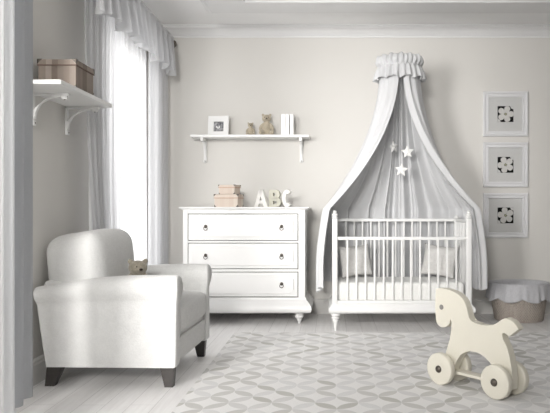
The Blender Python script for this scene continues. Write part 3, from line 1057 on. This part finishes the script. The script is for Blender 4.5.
# near curtain, seen at the left edge: two deep folds of grey-white voile
rod2 = thing('curtain_rod', 'curtain rod over the near window, outside the picture at upper left', 'curtain rod', (-1.56, 2.0, RZ))
MB().tube([(-1.56, .5, RZ), (-1.56, 3.43, RZ)], .014, 12).build('rod', M['bronze'], rod2, True, sm=True)
for y in (.6, 3.28):
    MB().tube([(WALL_X, y, RZ), (-1.56, y, RZ)], .009, 10).build('rod_bracket', M['bronze'], rod2, True, sm=True)
def near_panel(name, label, y0, y1, x, z1, mat, folds, amp, seed):
    def f(u, v):
        yy = y0 + (y1 - y0) * u
        ph = u * folds * 2 * PI + seed
        e = min(1, v * 10)
        a = amp * e * math.sin(PI * min(1, (1 - u) * 6) / 2)
        xx = -1.56 * (1 - e) + x * e + a * math.sin(ph + .6 * v)
        return (xx, yy, RZ + (z1 - RZ) * v)
    return tag(MB().sheet(f, 160, 30).build(name, mat, sm=True), label, 'curtain')
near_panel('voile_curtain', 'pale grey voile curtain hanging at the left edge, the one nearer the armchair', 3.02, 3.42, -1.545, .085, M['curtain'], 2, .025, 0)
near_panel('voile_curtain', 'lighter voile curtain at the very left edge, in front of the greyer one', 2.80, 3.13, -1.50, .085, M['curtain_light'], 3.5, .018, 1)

# ------------------------------------------------------------------ wall pictures
def wall_picture(label, cz, turn):
    cx = (506 - 331) * 6.66 / 660
    r = thing('picture_frame', label, 'picture frame', (cx, BACK, cz), 0, 'framed flower prints on the back wall')
    w2 = .226
    m = MB()
    # frame: bars with a stepped face, wall side at y=0
    m.bm.free(); m.bm = bmesh.new()
    prof = [(0, 0), (0, -.028), (.006, -.032), (.018, -.032), (.022, -.022), (.034, -.022), (.040, -.026), (.052, -.026), (.056, -.014), (.056, 0)]
    rings = []
    for off, y in prof + [prof[0]]:
        a = w2 - off
        rings.append([(-a, y, -a), (a, y, -a), (a, y, a), (-a, y, a)])
    m.ring_loft(rings, True, False).merge(1e-6)
    m.build('frame', M['frame'], r)
    MB().box(-w2 + .05, -.010, -w2 + .05, w2 - .05, -.002, w2 - .05).build('mount', M['mat'], r)
    MB().box(-.080, -.0125, -.080, .080, -.0101, .080).build('print', M['black'], r)
    q = MB()
    for k in range(5):
        a = turn + k * 2 * PI / 5
        ring_ = []
        for j in range(16):
            b = 2 * PI * j / 16
            ex, ez = .034 * math.cos(b) * 1.05, .029 * math.sin(b) * (1 + .25 * math.cos(b))
            ox = .047
            px_, pz_ = (ox + ex) * math.cos(a) - ez * math.sin(a), (ox + ex) * math.sin(a) + ez * math.cos(a)
            ring_.append((max(-.079, min(.079, px_)), max(-.079, min(.079, pz_))))
        q.prism(ring_, -.0145, -.0126, 'y')
    q.build('flower', M['petal'], r)
    MB().ball((0, -.0145, 0), (.010, .0015, .010), 12).build('flower_centre', M['green'], r)
    q = MB()
    q.prism([(.045, .079), (.079, .079), (.079, .048), (.06, .055)], -.0138, -.0126, 'y')
    q.prism([(-.079, -.079), (-.079, -.045), (-.055, -.06), (-.05, -.079)], -.0138, -.0126, 'y')
    q.build('leaf', M['mat'], r)
    for sx in (-1, 1):
        for sz in (-1, 1):
            MB().lathe([(.005, 0), (.005, .006), (.003, .007)], 0, 0, 12).xf(lambda c: (c.x + sx * .206, -.032 - c.z, c.y + sz * .206)).build('corner_pin', M['frame'], r, sm=True)
    MB().box(-w2 + .058, -.0190, -w2 + .058, w2 - .058, -.0175, w2 - .058).build('glass', M['acrylic'], r)
for nm, cy_, tr in (('topmost framed white flower print of the three stacked on the back wall', 113.8, R(72)), ('middle framed white flower print of the three stacked on the back wall', 164.7, R(40)), ('lowest framed white flower print of the three stacked on the back wall', 215.4, R(100))):
    wall_picture(nm, EYE - (cy_ - 210) * 6.66 / 660, tr)

# ------------------------------------------------------------------ basket
bx, by = 1.80, 6.33
bs = thing('laundry_basket', 'round wicker basket with a scalloped grey cloth liner by the back wall', 'basket', (bx, by, 0))
MB().lathe([(.205, 0), (.212, .01), (.228, .12), (.245, .25), (.255, .335), (.250, .345), (.240, .335), (.225, .20), (.20, .02), (.02, .015)], 0, 0, 64, 1.08, 1.0).build('basket_body', M['wicker'], bs, sm=True)
def lin(u, v):
    th = u * 2 * PI
    sc = abs(math.sin(th * 4 + .55))
    hem = .205 - .035 * sc + .02
    wob = .006 * math.sin(th * 19) + .004 * math.sin(th * 31 + 1)
    if v < .5:
        t = v / .5
        r = .205 + .032 * min(1, t / .8) + (.025 * (t - .8) / .2 if t > .8 else 0)
        z = .16 + (.36 - .16) * math.sin(t * PI / 2)
    else:
        t = (v - .5) / .5
        r = .262 + .018 * math.sin(t * PI / 2) + wob * t
        z = .36 + (hem - .36) * t
        z -= 0
    return (r * 1.08 * math.cos(th), r * math.sin(th), z)
MB().sheet(lin, 200, 24).build('cloth_liner', M['liner'], bs, sm=True, solid=.003)

# ------------------------------------------------------------------ toy horse
O1 = Vector((.6385, 3.92)); ax = Vector((.641, -.768)); ang = math.atan2(ax.y, ax.x)
# local frame: x along the horse (head to tail), y away from the camera, z up
th_ = thing('toy_horse', 'cream wooden toy horse on four wheels standing on the rug', 'toy horse', (O1.x, O1.y, .011), ang)
outline = [(-.067, .574), (-.086, .568), (-.088, .498), (-.088, .415), (-.086, .385), (-.080, .364), (-.068, .350), (-.051, .342), (-.036, .339), (-.022, .341), (-.004, .347), (.012, .358), (.021, .368), (.025, .378), (.028, .397), (.038, .398), (.039, .376), (.035, .329), (.025, .277), (.012, .240), (-.002, .200), (-.014, .155), (-.024, .108), (-.034, .064), (.044, .064), (.057, .111), (.076, .160), (.088, .178), (.103, .193), (.122, .208), (.146, .221), (.172, .230), (.198, .235), (.225, .235), (.250, .230), (.282, .217), (.317, .193), (.340, .165), (.358, .130), (.366, .095), (.368, .064), (.462, .064), (.466, .120), (.458, .188), (.447, .241), (.430, .293), (.404, .332), (.396, .350), (.395, .362), (.400, .371), (.409, .374), (.418, .371), (.444, .354), (.503, .402), (.490, .420), (.475, .434), (.460, .443), (.444, .449), (.422, .452), (.408, .449), (.395, .443), (.376, .428), (.357, .414), (.340, .404), (.324, .398), (.290, .394), (.256, .393), (.230, .396), (.210, .400), (.190, .404), (.176, .409), (.168, .425), (.160, .450), (.150, .483), (.135, .512), (.120, .529), (.101, .543), (.080, .555), (.057, .563), (.024, .570), (-.009, .574), (-.038, .576)]
zo = -.011
hb_ = MB().prism([(a, b + zo) for a, b in outline], .0725, .1255, 'y', .0035)
hbo = hb_.build('horse_body', M['cream'], th_)
bv = MB().lathe([(.0155, 0), (.0155, .0016), (.0135, .0022)], 0, 0, 24).xf(lambda c: (c.x - .039, .0722 - c.z, c.y + .462 + zo))
bv.build('eye', paint('grey_eye_paint', (.22, .21, .20), .6, .2, .05, 30, 0), th_)
WR = .094
ZW = WR
for sx in (0, .397):
    MB().tube([(sx, .006, ZW), (sx, .192, ZW)], .009, 12).build('axle', M['cream'], th_, sm=True)
    for y0 in (0, .155):
        m = MB()
        pr = [(.012, .0), (WR - .008, 0), (WR - .002, .002), (WR, .007), (WR, .036), (WR - .002, .041), (WR - .008, .043), (.012, .043)]
        m.lathe(pr, 0, 0, 48).xf(lambda c: (c.x + sx, c.z + y0, c.y + ZW))
        wheel = m.build('wheel', M['cream'], th_, angle=50)
        q = MB()
        yh = y0 if y0 == 0 else y0 + .043
        q.ball((sx, yh, ZW), (.022, .014, .022), 18)
        q.build('hub_cap', M['bronze'], wheel, sm=True)
MB().box(.02, .060, .075 + zo + .005, .385, .130, .098 + zo, .004).build('axle_board', M['cream'], th_)
